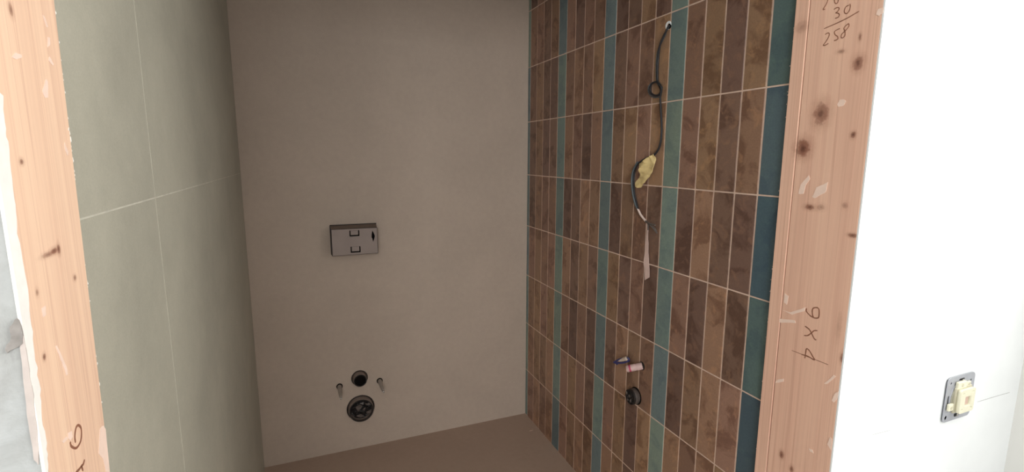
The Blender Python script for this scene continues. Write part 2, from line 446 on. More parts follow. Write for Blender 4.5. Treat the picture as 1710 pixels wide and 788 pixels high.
# ------------------------------------------------------------------ timber posts
def P2(pts, ax, val, sx=1.0, sy=1.0, ox=0.0, oy=0.0): return [on(ox + x * sx, oy + y * sy, ax, val) for x, y in pts]
def knots_at(lst, val, base):
    out = []
    for x, y, rx, ry, dk in lst:
        c = on(x, y, 0, val); a = on(x + rx, y, 0, val); b = on(x, y + ry, 0, val)
        out.append((c.y - base[1], c.z - base[2], abs(a.y - c.y), abs(b.z - c.z), dk))
    return out
ZT = 2.0
rp = thing('timber_post', 'raw pine door post right of the niche, with a pencilled sum and 9 X 4', 'post', (0.045, -1.505, 0))
M_WOOD_R = wood('pine_right', srgb(232, 190, 166), knots_at([
    (1371, 190, 14, 20, .75), (1341, 247, 13, 16, .95), (1352, 346, 9, 5, .8), (1433, 105, 10, 13, .75), (1425, 225, 5, 6, .8),
    (1424, 393, 9, 4, .8), (1404, 86, 7, 4, .45), (1436, 62, 3, 7, .6), (1411, 343, 6, 6, .35), (1407, 598, 5, 9, .7), (1305, 759, 4, 7, .8),
    (1371, 346, 7, 6, .35), (1339, 45, 12, 12, .3), (1400, 545, 6, 30, .15), (1322, 783, 4, 6, .7)], PX, rp.location))
Y0, Y1 = -1.5983, -1.4172
ys = on(1325, 300, 0, PX).y                 # the joint between main board and edge lath
b = box_bm(PX, 0.10, Y0, ys - .0006, 0, ZT, 0.0015)
part('board', b, M_WOOD_R, rp)
part('edge_lath', box_bm(PX - .0010, 0.0, ys + .0006, Y1, 0, ZT, 0.0012), M_WOOD_R, rp)
def strokes(name, parent, polys, val, w, ox, oy, sx, mat=M_INK):
    for pl in polys: part(name, ribbon_bm(P2(pl, 0, val, sx, sx, ox, oy), 0, w, 0.0003), mat, parent)
k = 1 / 6.564
sumw = [[(185, -60), (210, -72), (224, -45), (212, 0), (195, 45), (160, 103), (182, 99)],
        [(318, -62), (295, -50), (285, -15), (286, 22), (300, 40), (318, 30), (327, -2), (322, -40), (308, -60)],
        [(278, 105), (300, 88), (328, 82), (335, 100), (315, 130), (298, 142), (325, 145), (338, 162), (325, 188), (290, 202)],
        [(445, 55), (410, 75), (393, 115), (398, 142), (420, 148), (445, 120), (458, 75), (455, 42)],
        [(170, 315), (330, 245), (440, 190), (555, 122)],
        [(182, 378), (210, 362), (228, 368), (222, 400), (195, 450), (163, 495), (185, 495), (218, 475)],
        [(345, 312), (315, 325), (285, 348), (292, 380), (318, 400), (322, 425), (300, 440), (280, 445)],
        [(440, 262), (415, 275), (388, 310), (400, 345), (398, 390), (375, 415), (358, 408), (365, 375), (400, 340), (435, 300), (445, 270), (432, 256)]]
strokes('pencil_stroke', rp, sumw, PX - .0003, 0.0019, 1350, 0, k)
k = 1 / 5.62
strokes('pencil_stroke', rp, [[(40, 195), (36, 222), (70, 262), (110, 285), (145, 285), (155, 262), (155, 210), (140, 190), (105, 192), (92, 215), (95, 262), (105, 280)],
        [(22, 362), (60, 390), (85, 430), (110, 480), (130, 493)], [(140, 405), (110, 405), (85, 425), (50, 450), (15, 450)],
        [(-10, 628), (50, 645), (112, 680), (92, 640), (62, 590), (38, 575), (30, 610), (22, 665)]], PX - .0003, 0.0026, 1340, 480, k)
strokes('saw_cut', rp, [[(1322, 585), (1335, 590), (1352, 597), (1368, 603), (1383, 609)]], PX - .0002, 0.0013, 0, 0, 1)

def blob(pts, val, jit=0.0):
    return P2([(x + random.uniform(-jit, jit), y + random.uniform(-jit, jit)) for x, y in pts], 0, val)
def smear(polys, val, parent, mat, ox=0, oy=0, s=1.0, name='paint_smear', t=-0.0004):
    for pl in polys:
        dense = []
        n = len(pl)
        for i in range(n):
            (xa, ya), (xb, yb) = pl[i], pl[(i + 1) % n]
            for q in range(3):
                u = q / 3; dense.append((ox + (xa + (xb - xa) * u) * s + random.uniform(-.4, .4), oy + (ya + (yb - ya) * u) * s + random.uniform(-.5, .5)))
        dense = [p - Vector((t, 0, 0)) for p in P2(dense, 0, val)]
        part(name, plate_bm(dense, 0, 2 * t), mat, parent)
# filler and paint smears on the right post (outlines follow the marks on its face)
k5 = 1 / 2.815
sm_r = [[(300, 195), (318, 150), (372, 125), (366, 168), (330, 190), (312, 200)], [(235, 180), (245, 135), (285, 92), (288, 110), (268, 140), (258, 178)],
        [(150, 235), (160, 200), (168, 195), (160, 235), (146, 268), (140, 270)], [(118, 505), (120, 480), (137, 478), (136, 505), (126, 512)],
        [(100, 640), (118, 615), (138, 602), (122, 625)], [(108, 680), (118, 655), (138, 650), (142, 680), (125, 690)], [(165, 690), (172, 648), (188, 660), (180, 700)],
        [(105, 745), (140, 765), (218, 772), (222, 786), (150, 783), (110, 772)], [(160, 725), (195, 735), (270, 712), (262, 730), (205, 748)]]
smear(sm_r, PX - .0004, rp, M_PAINT, 1250, 260, k5)
smear([[(358, 530), (370, 505), (390, 502), (402, 515), (388, 535), (366, 540)], [(555, 75), (565, 45), (592, 40), (590, 65), (570, 80)],
       [(100, 780), (95, 760), (106, 765), (110, 785)]], PX - .0004, rp, M_PAINT, 1280, 0, 1 / 3.03)
smear([[(120, 380), (135, 365), (162, 362), (160, 375), (138, 380)], [(275, 680), (290, 685), (298, 702), (282, 695)], [(345, 385), (390, 345), (400, 352), (360, 385)],
       [(380, 460), (395, 430), (412, 420), (405, 455), (390, 470)], [(360, 660), (372, 630), (382, 640), (378, 690)]], PX - .0004, rp, M_PAINT, 1250, 500, 1 / 2.737)
# ragged filler crumbs squeezed out along the tile side of the post
def crumbs(edge, val, parent, n, r0, r1, mat):
    bm = bmesh.new()
    for _ in range(n):
        u = random.random(); x, y = edge[0][0] + (edge[1][0] - edge[0][0]) * u, edge[0][1] + (edge[1][1] - edge[0][1]) * u
        c = on(x + random.uniform(-1.0, 0.8), y, 0, val); r = random.uniform(r0, r1)
        vs = bmesh.ops.create_icosphere(bm, subdivisions=1, radius=r)['verts']
        for v_ in vs: v_.co = Vector((v_.co.x * .6, v_.co.y, v_.co.z * random.uniform(1.0, 2.2))) + c
    o = part('filler_crumbs', bm, mat, parent); o['kind'] = 'stuff'
crumbs(((1323, 122), (1320, 165)), PX + .0005, rp, 12, .0008, .0020, M_WOOD_R)
crumbs(((1330, 0), (1260, 785)), PX + .0005, rp, 26, .0005, .0011, M_PAINT)

lp = thing('timber_post', 'pale pine door post left of the niche, smeared with white filler', 'post', (LX - .05, -1.63, 0))
M_WOOD_L = wood('pine_left', srgb(238, 202, 174), knots_at([
    (90, 419, 7, 6, .9), (98, 416, 3, 10, .8), (80, 425, 12, 5, .5), (18, 15, 4, 12, .6), (36, 270, 4, 6, .75), (125, 464, 3, 6, .6), (74, 596, 3, 7, .75), (62, 488, 3, 8, .5), (2, 273, 4, 9, .8)], LX, lp.location))
yf0 = on(45, 585, 0, LX).y
YB = YFL + .0055
bm = plate_bm([(LX, YB, 0), (LX, lean(0), 0), (LX, lean(ZT), ZT), (LX, YB, ZT)], 0, -0.11)
part('board', bm, M_WOOD_L, lp)
k8 = 1 / 3.177
strokes('pencil_stroke', lp, [[(372, 628), (378, 652), (405, 660), (428, 620), (430, 560), (415, 540), (402, 555), (396, 600), (400, 632)],
        [(448, 722), (440, 748), (432, 756), (440, 782)], [(432, 756), (418, 775), (402, 790)]], LX, 0.0026, 0, 540, k8)
k1 = 1 / 3.03
smear([[(238, 188), (250, 190), (252, 225), (240, 238)], [(222, 430), (230, 400), (240, 410), (242, 495), (225, 492), (212, 465)], [(248, 285), (270, 325), (265, 332), (244, 305)],
       [(58, 290), (75, 265), (105, 275), (110, 290), (80, 300)], [(210, 70), (225, 85), (240, 135), (236, 140)], [(325, 720), (345, 770), (340, 788), (326, 760)]], LX, lp, M_PAINT, 0, 0, k1, t=.0004)
smear([[(360, 580), (378, 570), (384, 600), (372, 620), (360, 610)], [(325, 628), (350, 600), (358, 612), (335, 635)], [(528, 560), (545, 540), (560, 560), (580, 788), (560, 788), (545, 720), (522, 690)],
       [(290, 120), (300, 118), (330, 180), (352, 235), (359, 270), (350, 275), (340, 245), (320, 190)]], LX, lp, M_PAINT, 0, 540, k8, t=.0004)
smear([[(135, 250), (148, 240), (150, 270), (140, 280)]], LX, lp, M_PAINT, 0, 388, 1 / 1.969, t=.0004)
crumbs(((90, 0), (183, 785)), LX - .001, lp, 30, .0005, .0013, M_PAINTW)
crumbs(((113, 215), (118, 238)), LX - .001, lp, 7, .0014, .0026, M_PAINTW)
# white filler feathered over the front edge of the left post
edge_r = [(-30, 120), (4, 160), (8, 215), (14, 250), (24, 330), (29, 390), (43, 470), (50, 530), (57, 590), (66, 650), (70, 700), (78, 750), (80, 790), (84, 860)]
edge_l = [(-34, 120), (-10, 170), (-4, 220), (-2, 300), (12, 390), (30, 490), (44, 590), (53, 634), (66, 720), (75, 790), (80, 860)]
dense = []
for i in range(len(edge_r) - 1):
    for q in range(5):
        u = q / 5; dense.append((edge_r[i][0] + (edge_r[i + 1][0] - edge_r[i][0]) * u + random.uniform(-1.5, 1.5), edge_r[i][1] + (edge_r[i + 1][1] - edge_r[i][1]) * u))
rp_ = [p - Vector((.002, 0, 0)) for p in P2(dense, 0, LX)]; lo, hi = rp_[-1].z, rp_[0].z
outl = [(LX - .002, YFL - .0004, hi)] + [tuple(p) for p in rp_] + [(LX - .002, YFL - .0004, lo)]
part('filler_edge', plate_bm(outl, 0, .0024), M_PAINTW, lp)

# ------------------------------------------------------------------ marks on the front wall
def wall_marks(name, polys, w, mat, ox, oy, s):
    for pl in polys: from_bm(name, ribbon_bm(P2(pl, 1, YF, s, s, ox, oy), 1, w, -0.0003), mat, wfr)
wall_marks('crack', [[(1525, 0), (1512, 82), (1503, 135), (1490, 257), (1479, 330), (1470, 395), (1463, 459)]], 0.0009, M_FAINT, 0, 0, 1)
wall_marks('crack', [[(1632, 671), (1655, 664), (1686, 655)]], 0.0012, M_FAINT, 0, 0, 1)
wall_marks('crack', [[(1456, 726), (1487, 718)]], 0.0009, M_FAINT, 0, 0, 1)
ks = 150 / 695
wall_marks('pencil_note', [[(165, 105), (192, 108), (160, 155)], [(215, 150), (240, 140)], [(300, 115), (280, 145)], [(455, 105), (470, 130)], [(500, 128), (520, 128), (510, 145), (495, 140)],
    [(560, 165), (580, 150)], [(600, 190), (625, 170)], [(135, 385), (130, 420)], [(190, 400), (170, 440)], [(280, 385), (262, 440)], [(268, 440), (290, 450)], [(350, 412), (375, 400)],
    [(110, 750), (140, 735)], [(250, 720), (275, 708)], [(318, 745), (345, 705)], [(105, 18), (150, 20)], [(490, 735), (525, 705)]], 0.0016, M_FAINT, 1560, 0, ks)
struct(box('wall_front.003', -3.0, LX - .111, YFL + .005, -1.53, -.02, 2.6, mp.m))
# painted band for the gap's shade, and bare concrete on the raw plaster left of the left post
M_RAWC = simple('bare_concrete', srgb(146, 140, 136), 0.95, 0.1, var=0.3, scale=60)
M_GAPSHADE = simple('pinkish_gap_shade', srgb(196, 184, 178), 0.95, 0.1, var=0.1, scale=40)
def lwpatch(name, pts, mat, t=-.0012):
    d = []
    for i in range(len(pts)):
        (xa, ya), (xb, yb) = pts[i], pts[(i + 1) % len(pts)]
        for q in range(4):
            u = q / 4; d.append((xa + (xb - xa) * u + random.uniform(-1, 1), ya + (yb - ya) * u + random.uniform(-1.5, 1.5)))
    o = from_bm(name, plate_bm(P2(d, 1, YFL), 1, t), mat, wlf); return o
lwpatch('gap_shade', [(40, 560), (47, 600), (56, 660), (63, 720), (66, 775), (58, 765), (46, 690), (38, 620), (35, 570)], M_GAPSHADE)
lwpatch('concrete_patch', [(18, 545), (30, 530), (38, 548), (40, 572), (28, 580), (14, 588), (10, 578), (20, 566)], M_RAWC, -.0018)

# ------------------------------------------------------------------ flush box on the back wall
fb = thing('flush_box', 'grey plastic cistern access box protruding from the back wall', 'box', ((BX0 + BX1) / 2, 0, BZ0))
YP = -0.078
fr = [on(553.8, 384.2, 1, YP), on(629.3, 380, 1, YP), on(630.8, 422.3, 1, YP), on(555.4, 427.2, 1, YP)]
fx0, fx1, fz0, fz1 = (fr[0].x + fr[3].x) / 2, (fr[1].x + fr[2].x) / 2, (fr[2].z + fr[3].z) / 2, (fr[0].z + fr[1].z) / 2
bm = bmesh.new()                            # open housing: four walls tapering slightly towards the front
def loop(x0, x1, z0, z1, y): return [bm.verts.new((x0, y, z0)), bm.verts.new((x1, y, z0)), bm.verts.new((x1, y, z1)), bm.verts.new((x0, y, z1))]
L = [loop(BX0, BX1, BZ0, BZ1, .12), loop(BX0, BX1, BZ0, BZ1, -.001), loop(fx0 - .0005, fx1 + .0005, fz0 - .0005, fz1 + .0005, YP + .004),
     loop(fx0 + .003, fx1 - .003, fz0 + .003, fz1 - .003, YP + .004), loop(BX0 + .004, BX1 - .004, BZ0 + .004, BZ1 - .004, .12)]
for a, b in zip(L, L[1:] + L[:1]):
    for i in range(4): bm.faces.new((a[i], a[(i + 1) % 4], b[(i + 1) % 4], b[i]))
part('housing', bm, M_HOUS, fb)
# front cover with two recessed finger tabs and a pointed slot
wx, wz = fx1 - fx0, fz1 - fz0
def fxz(u, v): return (fx0 + u * wx, fz1 - v * wz)
def rect(u0, u1, v0, v1): return [fxz(u0, v0), fxz(u1, v0), fxz(u1, v1), fxz(u0, v1)]
tabs = [rect(.385, .605, .06, .29), rect(.395, .615, .69, .93)]
slot = [fxz(.895, .09), fxz(.93, .22), fxz(.95, .32), fxz(.935, .42), fxz(.905, .56), fxz(.89, .42), fxz(.872, .36), fxz(.875, .28)]
cv = curve_plate('cover', [(fx0, fz0), (fx1, fz0), (fx1, fz1), (fx0, fz1)], tabs + [slot], YP, YP + .003, M_BOX)
cv.parent = fb; cv.data.transform(Matrix.Translation(-Vector(fb.location)))
for q in tabs:
    xs = [p[0] for p in q]; zs = [p[1] for p in q]
    t0 = part('finger_tab', box_bm(min(xs) + .0045, max(xs) - .0045, YP + .0030, YP + .006, min(zs) + .005, max(zs) - .001, .0008), M_BOX, fb)
part('cavity', box_bm(fx0 + .003, fx1 - .003, YP + .012, YP + .014, fz0 + .003, fz1 - .003), M_HOLE, fb)
bm = box_bm(BX0 - .0022, BX1 + .0022, -.0016, .003, BZ1 - .001, BZ1 + .0036, .0006)
box_bm(BX0 - .0030, BX0 + .001, -.0016, .003, BZ0, BZ1 + .0028, .0006, bm=bm)
part('collar', bm, M_BOXD, fb)
part('lip', box_bm(fx0 - .0012, fx1 + .0012, YP + .003, YP + .0062, fz1 - .001, fz1 + .0016, .0004, bm=box_bm(fx0 - .0030, fx0 + .001, YP + .003, YP + .03, fz0 - .001, fz1 + .0012, .0004)), M_BOXD, fb)
part('cover_edge', box_bm(fx0 - .001, fx1 + .001, YP + .001, YP + .004, fz0 - .0018, fz0 + .0002, .0004, bm=box_bm(fx1 - .0002, fx1 + .0016, YP + .001, YP + .004, fz0 - .0018, fz1, .0004)), M_BOXD, fb)

# ------------------------------------------------------------------ toilet connections
def pipe_thing(name, label, c, r, out, mat, inner=None):
    t = thing(name, label, 'pipe', (c.x, 0, c.z))
    w_ = r * .10
    part('pipe_wall', lathe_bm([(-.12, r), (out - .002, r), (out, r - .001), (out, r - w_), (out - .002, r - w_ - .001), (-.12, r - w_ - .001)], (0, -1, 0), (c.x, 0, c.z), 40, closed=True), mat, t, smooth=True)
    return t
p1 = pipe_thing('inlet_pipe', 'small round flush inlet pipe stub above the bigger waste pipe', PIPE, .0295, .030, M_PIPE)
part('plug', lathe_bm([(-.10, .0258), (.020, .0258), (.0205, .020), (.0205, .0005)], (0, -1, 0), (PIPE.x, 0, PIPE.z), 32), M_HOLE, p1)  # near-black disc painted in for the shade inside the open pipe
part('seal', lathe_bm([(.026, .0290), (.0306, .0285), (.0306, .0245), (.020, .0245)], (0, -1, 0), (PIPE.x, 0, PIPE.z), 32, closed=True), M_BLACK, p1, smooth=True)
part('collar', lathe_bm([(-.004, .0362), (.0012, .0362), (.0012, .0335), (-.004, .0335)], (0, -1, 0), (PIPE.x, 0, PIPE.z), 40, closed=True), M_BOXD, p1, smooth=True)
p2 = pipe_thing('waste_pipe', 'large round waste pipe mouth stuffed with dark torn film', WASTE, .0545, .028, M_PIPE)
part('collar', lathe_bm([(-.004, .0615), (.0012, .0615), (.0012, .058), (-.004, .058)], (0, -1, 0), (WASTE.x, 0, WASTE.z), 48, closed=True), M_BOXD, p2, smooth=True)
part('seal', lathe_bm([(.022, .0538), (.0288, .0530), (.0288, .0485), (.020, .0475)], (0, -1, 0), (WASTE.x, 0, WASTE.z), 40, closed=True), M_BLACK, p2, smooth=True)
def crumple(c, axis, r, n, seed, amp, depth):
    """a crumpled sheet filling a round mouth"""
    bm = bmesh.new(); axis = Vector(axis); a = Vector((1, 0, 0)) if abs(axis.x) < .5 else Vector((0, 1, 0)); b = axis.cross(a)
    rows = [[bm.verts.new(Vector(c) + axis * (depth + amp * noise.noise(Vector((seed, 0, 0)))))] * (n * 3)]
    cen = rows[0][0]
    prev = None
    for i in range(1, 9):
        rr = r * i / 8; row = []
        for q in range(n * 3):
            an = 2 * math.pi * q / (n * 3)
            p = a * math.cos(an) * rr + b * math.sin(an) * rr
            h = noise.noise(p * 55 + Vector((seed, seed, 0))) * amp + abs(noise.noise(p * 120 + Vector((0, seed, 3)))) * amp * .8
            if i == 8: h = min(h, 0) * .3
            row.append(bm.verts.new(Vector(c) + p + axis * (depth + h)))
        m_ = n * 3
        for q in range(m_):
            if prev is None: bm.faces.new((cen, row[q], row[(q + 1) % m_]))
            else: bm.faces.new((prev[q], row[q], row[(q + 1) % m_], prev[(q + 1) % m_]))
        prev = row
    return bm
part('torn_film', crumple((WASTE.x, 0, WASTE.z), (0, -1, 0), .0462, 14, 3.7, .013, .008), M_BLACK, p2)
bm = bmesh.new()
for pl in ([(352, 468), (392, 452), (420, 472), (402, 500), (376, 530), (362, 502)], [(440, 446), (478, 452), (502, 436), (494, 478), (458, 470)], [(352, 572), (398, 560), (432, 588), (396, 602)],
           [(448, 548), (502, 528), (500, 566), (458, 578)], [(392, 440), (432, 428), (428, 458), (405, 452)], [(420, 505), (448, 498), (440, 530), (424, 534)]):
    q = [Vector((WASTE.x + (x - 405) * .00046, -.020 - .006 * noise.noise(Vector((x * .03, y * .03, 1))), WASTE.z - (y - 515) * .00042)) for x, y in pl]
    plate_bm(q, 1, .0012, bm)
part('film_shreds', bm, M_FILM, p2)['kind'] = 'stuff'
def bolt(c, tip, label):
    t = thing('mounting_bolt', label, 'bolt', (c.x, 0, c.z), 'bolts either side of the pipes')
    e = on(tip[0], tip[1], 1, -.115); b0 = Vector((c.x, .02, c.z)); ax_ = e - Vector((c.x, 0, c.z)); ln = ax_.length; d = ax_.normalized(); base = Vector((c.x, 0, c.z))
    part('collar', lathe_bm([(-.004, .0133), (.003, .0133), (.004, .0125), (.004, .0100), (-.004, .0100)], (0, -1, 0), base, 24, closed=True), M_HOLE, t, smooth=True)
    part('sleeve', lathe_bm([(-.02, .0098), (.004, .0098), (ln * .55, .0078), (ln * .86, .0062), (ln * .87, .0045), (-.02, .0045)], d, base, 20, closed=True), M_SLEEVE, t, smooth=True)
    part('rod', lathe_bm([(.0, .0042), (ln * .995, .0042), (ln, .0034), (ln, 0.0005)], d, base, 14), M_STEEL, t, smooth=True)
    return t
bolt(BOLT_L, (569.5, 666), 'sleeved mounting bolt left of the pipes, pointing out of the wall')
bolt(BOLT_R, (640.5, 655), 'sleeved mounting bolt right of the pipes, thinner and angled right')

# ------------------------------------------------------------------ cable on the tiled wall
M_CABLE = simple('black_cable', srgb(38, 38, 42), 0.5, 0.4)
M_CABLEG = simple('grey_cable', srgb(92, 100, 104), 0.5, 0.4)
M_WIRE = simple('grey_wire', srgb(104, 96, 92), 0.5, 0.4)
M_WHITEW = simple('white_sheath', srgb(226, 204, 194), 0.6, 0.3)
oc = thing('cable_outlet', 'round hole with white plaster rim in the tile beside a teal column', 'outlet', (0, HOLE_Y, HOLE_Z))
part('plaster_rim', lathe_bm([(-.006, .0122), (-.0003, .0122), (.0003, .0118), (.0003, .0062), (-.006, .0060)], (-1, 0, 0), (0, HOLE_Y + .0015, HOLE_Z), 28, closed=True), M_PLASTER, oc, smooth=True)
part('hole_disc', lathe_bm([(-.006, .0074), (.0006, .0074), (.0008, .0070), (.0005, .0005)], (-1, 0, 0), (0, HOLE_Y - .0034, HOLE_Z - .0034), 24), M_HOLE, oc, smooth=True)  # flat near-black disc, paints the darkness of the hole
ca = thing('cable', 'black cable hanging down the tiled wall with a loop', 'cable', (0, HOLE_Y, HOLE_Z))
def pc(lst, x=-.008): return [on(a[0], a[1], 0, a[2] if len(a) > 2 else x) for a in lst]
upper = pc([(1117.5, 42.5, .001), (1115, 47, -.012), (1107, 63, -.014), (1101.5, 78, -.012), (1099, 98), (1098, 118), (1098, 134, -.008)])
upper[0] = Vector((-.001, HOLE_Y - .0034, HOLE_Z - .0034))
loop_p = pc([(1098, 134, -.008), (1101, 143, -.006), (1103.5, 151, -.006), (1100.5, 158, -.006), (1094, 159.5, -.007), (1088, 156, -.009), (1085.5, 148.5, -.011), (1088, 140.5, -.013), (1094, 137, -.014), (1100, 139, -.014), (1104.5, 146, -.013), (1104, 154, -.011), (1102.5, 162, -.009)])
down = pc([(1102.5, 162), (1103.5, 185), (1105, 212), (1103.5, 235), (1099, 250), (1091.5, 259, -.010), (1078, 265, -.010), (1067, 272, -.010)])
low = pc([(1067, 272, -.010), (1060.5, 283), (1058, 300), (1059, 320), (1062, 335), (1066, 350)])
RC = .0031
part('upper_run', tube_bm(upper, RC, 10, smooth_it=6), M_CABLE, ca, True)
part('loop', tube_bm(loop_p, RC, 10, smooth_it=6), M_CABLE, ca, True)
part('middle_run', tube_bm(down, RC, 10, smooth_it=6), M_CABLE, ca, True)
part('lower_run', tube_bm(low, RC, 10, smooth_it=6), M_CABLE, ca, True)
g1 = pc([(1112, 56, -.006), (1105, 70, -.006), (1099, 84, -.005), (1096.5, 100, -.004), (1096, 125, -.004), (1098, 140, -.004), (1106, 146, -.004)])
part('grey_strand', tube_bm(g1, .0022, 8, smooth_it=6), M_CABLEG, ca, True)  # thin grey tube along the upper run
g2 = pc([(1065, 270.5, -.011), (1057.6, 284, -.011), (1055.0, 300, -.011), (1056.2, 320, -.011), (1060, 338, -.011), (1065, 350, -.009)])
part('grey_strand', tube_bm(g2, .0030, 8, smooth_it=6), M_CABLEG, ca, True)
g3 = pc([(1089, 138, -.004), (1084, 143, -.004), (1082.5, 151, -.004), (1085.5, 158, -.004), (1092, 162.5, -.004), (1100, 162, -.004)])
part('grey_strand', tube_bm(g3, .0018, 8, smooth_it=6), M_CABLEG, ca, True)  # thin grey tube round the loop
part('stripped_end', tube_bm(pc([(1065, 348), (1069, 357), (1074, 364), (1078, 369)]), .0036, 10, smooth_it=4), M_WHITEW, ca, True, label='pinkish white stripped cable end')
for w_ in ([(1077, 368), (1084, 372.5, -.012), (1094, 376, -.016)], [(1078, 369), (1087, 377, -.010), (1097, 389, -.014)], [(1077, 369), (1085, 375, -.008), (1092, 380, -.008), (1096, 386, -.006)], [(1076.5, 367), (1082, 373, -.006), (1082, 384, -.005)]):
    part('wire', tube_bm(pc(w_), .0022, 8, smooth_it=5), M_WIRE, ca, True)
# wrinkled yellow tape holding the cable
M_TAPE = simple('yellow_tape', srgb(222, 198, 142), 0.7, 0.3, var=0.10, scale=60)
tp = [(150, 138), (168, 124), (190, 108), (221, 86), (226, 105), (226, 150), (215, 182), (200, 205), (178, 236), (156, 262), (140, 264), (127, 250), (130, 232), (140, 214), (155, 200), (158, 188), (153, 172), (160, 158)]
tpw = [(1020 + x / 3.15, 230 + y / 3.15) for x, y in tp]
def flake(name, px_, val, thick, amp, mat, label, cat, seed):
    """a creased piece of tape: the outline is filled, subdivided and crumpled"""
    bm = bmesh.new(); vs = [bm.verts.new(on(x, y, 0, val)) for x, y in px_]
    for i, j, k in tessellate_polygon([[Vector((v_.co.y * 1000, v_.co.z * 1000, 0)) for v_ in vs]]): bm.faces.new((vs[i], vs[j], vs[k]))
    bmesh.ops.subdivide_edges(bm, edges=bm.edges[:], cuts=3, use_grid_fill=True)
    for v_ in bm.verts: v_.co.x += amp * noise.noise(Vector((seed, v_.co.y * 40, v_.co.z * 28))) + amp * .6 * noise.noise(Vector((seed + 4, v_.co.y * 90, v_.co.z * 80)))
    ext = bmesh.ops.extrude_face_region(bm, geom=bm.faces[:])
    bmesh.ops.translate(bm, verts=[e for e in ext['geom'] if isinstance(e, bmesh.types.BMVert)], vec=(thick, 0, 0))
    c = on(sum(p[0] for p in px_) / len(px_), max(p[1] for p in px_), 0, 0)
    o = from_bm(name, bm, mat, None, (0, c.y, c.z), smooth=True, off=(0, c.y, c.z)); return tag(o, label, cat)
flake('tape_patch', tpw, -.0185, .002, .011, M_TAPE, 'crumpled yellow tape sticking the black cable to the tiles', 'tape', 2.3)
M_STRIP = simple('pinkish_paper', srgb(214, 186, 176), 0.8, 0.2, var=0.06)
st = [(1079, 372), (1083, 374), (1082, 392), (1082.5, 420), (1083.5, 445), (1084, 463), (1076.2, 468), (1075, 440), (1077, 410), (1079, 388)]
flake('paper_strip', st, -.005, .0012, .002, M_STRIP, 'narrow pinkish paper strip hanging from the cable end', 'paper strip', 7.1)

# ------------------------------------------------------------------ water outlets and drain on the tiled wall
M_BLUE = simple('blue_plastic', srgb(52, 52, 96), 0.45, 0.5)
M_CREAM = simple('cream_plug', srgb(190, 170, 154), 0.5, 0.4)
M_PINK = simple('pinkish_plug', srgb(196, 166, 162), 0.5, 0.4)
M_RED = simple('red_mark', srgb(176, 70, 96), 0.5, 0.4)
c1 = on(1049, 600, 0, 0)                    # blue-handled plug
t = thing('water_plug', 'blue plastic plug with cream centre above the pink one', 'plug', (0, c1.y, c1.z))
def oval_ring(c0, c1_, wid, rad, mat, name, par):
    a = Vector(c0); b = Vector(c1_); ax_ = (b - a); up = Vector((0, 0, 1)); n = 22; pts = []
    for i in range(n + 1):
        an = 2 * math.pi * i / n
        pts.append(a + ax_ * (.5 - .5 * math.cos(an)) + up * (math.sin(an) * wid * (0.55 + .45 * (.5 - .5 * math.cos(an)))))
    return part(name, tube_bm(pts, rad, 8, cap=False), mat, par, True)
tip_ = on(1027, 604.5, 0, -.032)
oval_ring(tip_, on(1050, 600.0, 0, -.012), .010, .0034, M_BLUE, 'ring', t)
part('neck', lathe_bm([(0, .010), (.004, .010), (.010, .008), (.016, .007)], (-1, 0, 0), c1, 20), M_BLUE, t, True)
part('tongue', tube_bm([tip_ + Vector((-.004, .004, -.001)), tip_ + Vector((.002, -.012, -.001))], [.0022, .005], 10), M_BLUE, t, True)
part('insert', tube_bm([on(1034, 601.5, 0, -.024), on(1046, 598.8, 0, -.016), on(1049, 599, 0, -.010)], [.0050, .0078, .006], 14), M_CREAM, t, True, label='cream centre of the plug')
c2 = on(1072, 611, 0, 0)
t = thing('water_plug', 'pinkish white cylindrical plug with a red mark, below the blue plug', 'plug', (0, c2.y, c2.z))
e2 = on(1046, 616.0, 0, -.040); d2 = (e2 - c2); l2 = d2.length
pb = part('body', lathe_bm([(-.002, .0118), (l2 * .35, .0118), (l2 * .36, .0108), (l2 * .40, .0108), (l2 * .41, .0118), (l2 * .93, .0118), (l2 * .99, .0100), (l2, .006)], d2, c2, 24), M_PINK, t, True)
part('red_band', lathe_bm([(l2 * .70, .0120), (l2 * .82, .0120), (l2 * .82, .0112), (l2 * .70, .0112)], d2, c2, 24, closed=True), M_RED, pb, True, label='small red ring')
part('washer', lathe_bm([(-.001, .0145), (.0015, .0145), (.002, .0135), (.002, .012)], (-1, 0, 0), c2, 24), M_BLACK, t, True)
c3 = on(1061, 661, 0, 0)
t = thing('drain_stub', 'black capped drain stub wrapped in grey film below the plugs', 'pipe', (0, c3.y, c3.z))
part('sleeve', lathe_bm([(-.001, .026), (.002, .027), (.012, .0265), (.020, .0255), (.022, .0235), (.010, .022), (-.001, .022)], (-1, 0, 0), c3, 32, closed=True), M_FILM, t, True)
part('mouth', crumple(c3, (-1, 0, 0), .0235, 10, 8.2, .008, .017), M_BLACK, t)
part('rim', lathe_bm([(.016, .0262), (.023, .0258), (.023, .0225), (.016, .0225)], (-1, 0, 0), c3, 32, closed=True), M_BLACK, t, True)
bm = bmesh.new()
for (dy, dz, sy, sz, dx) in ((.012, .010, .004, .008, -.028), (-.006, .008, .006, .005, -.029), (.004, -.010, .005, .004, -.028), (-.010, -.008, .004, .007, -.027)):
    vs = bmesh.ops.create_icosphere(bm, subdivisions=1, radius=1)['verts']
    for v_ in vs: v_.co = Vector((v_.co.x * .002 + dx, v_.co.y * sy + dy + c3.y, v_.co.z * sz + dz + c3.z))
part('film_shreds', bm, M_FILM, t)['kind'] = 'stuff'
part('wall_gap', lathe_bm([(-.0015, .030), (.0004, .030), (.0004, .024), (-.0015, .024)], (-1, 0, 0), c3 + Vector((0, -.003, .002)), 32, closed=True), M_HOLE, t)

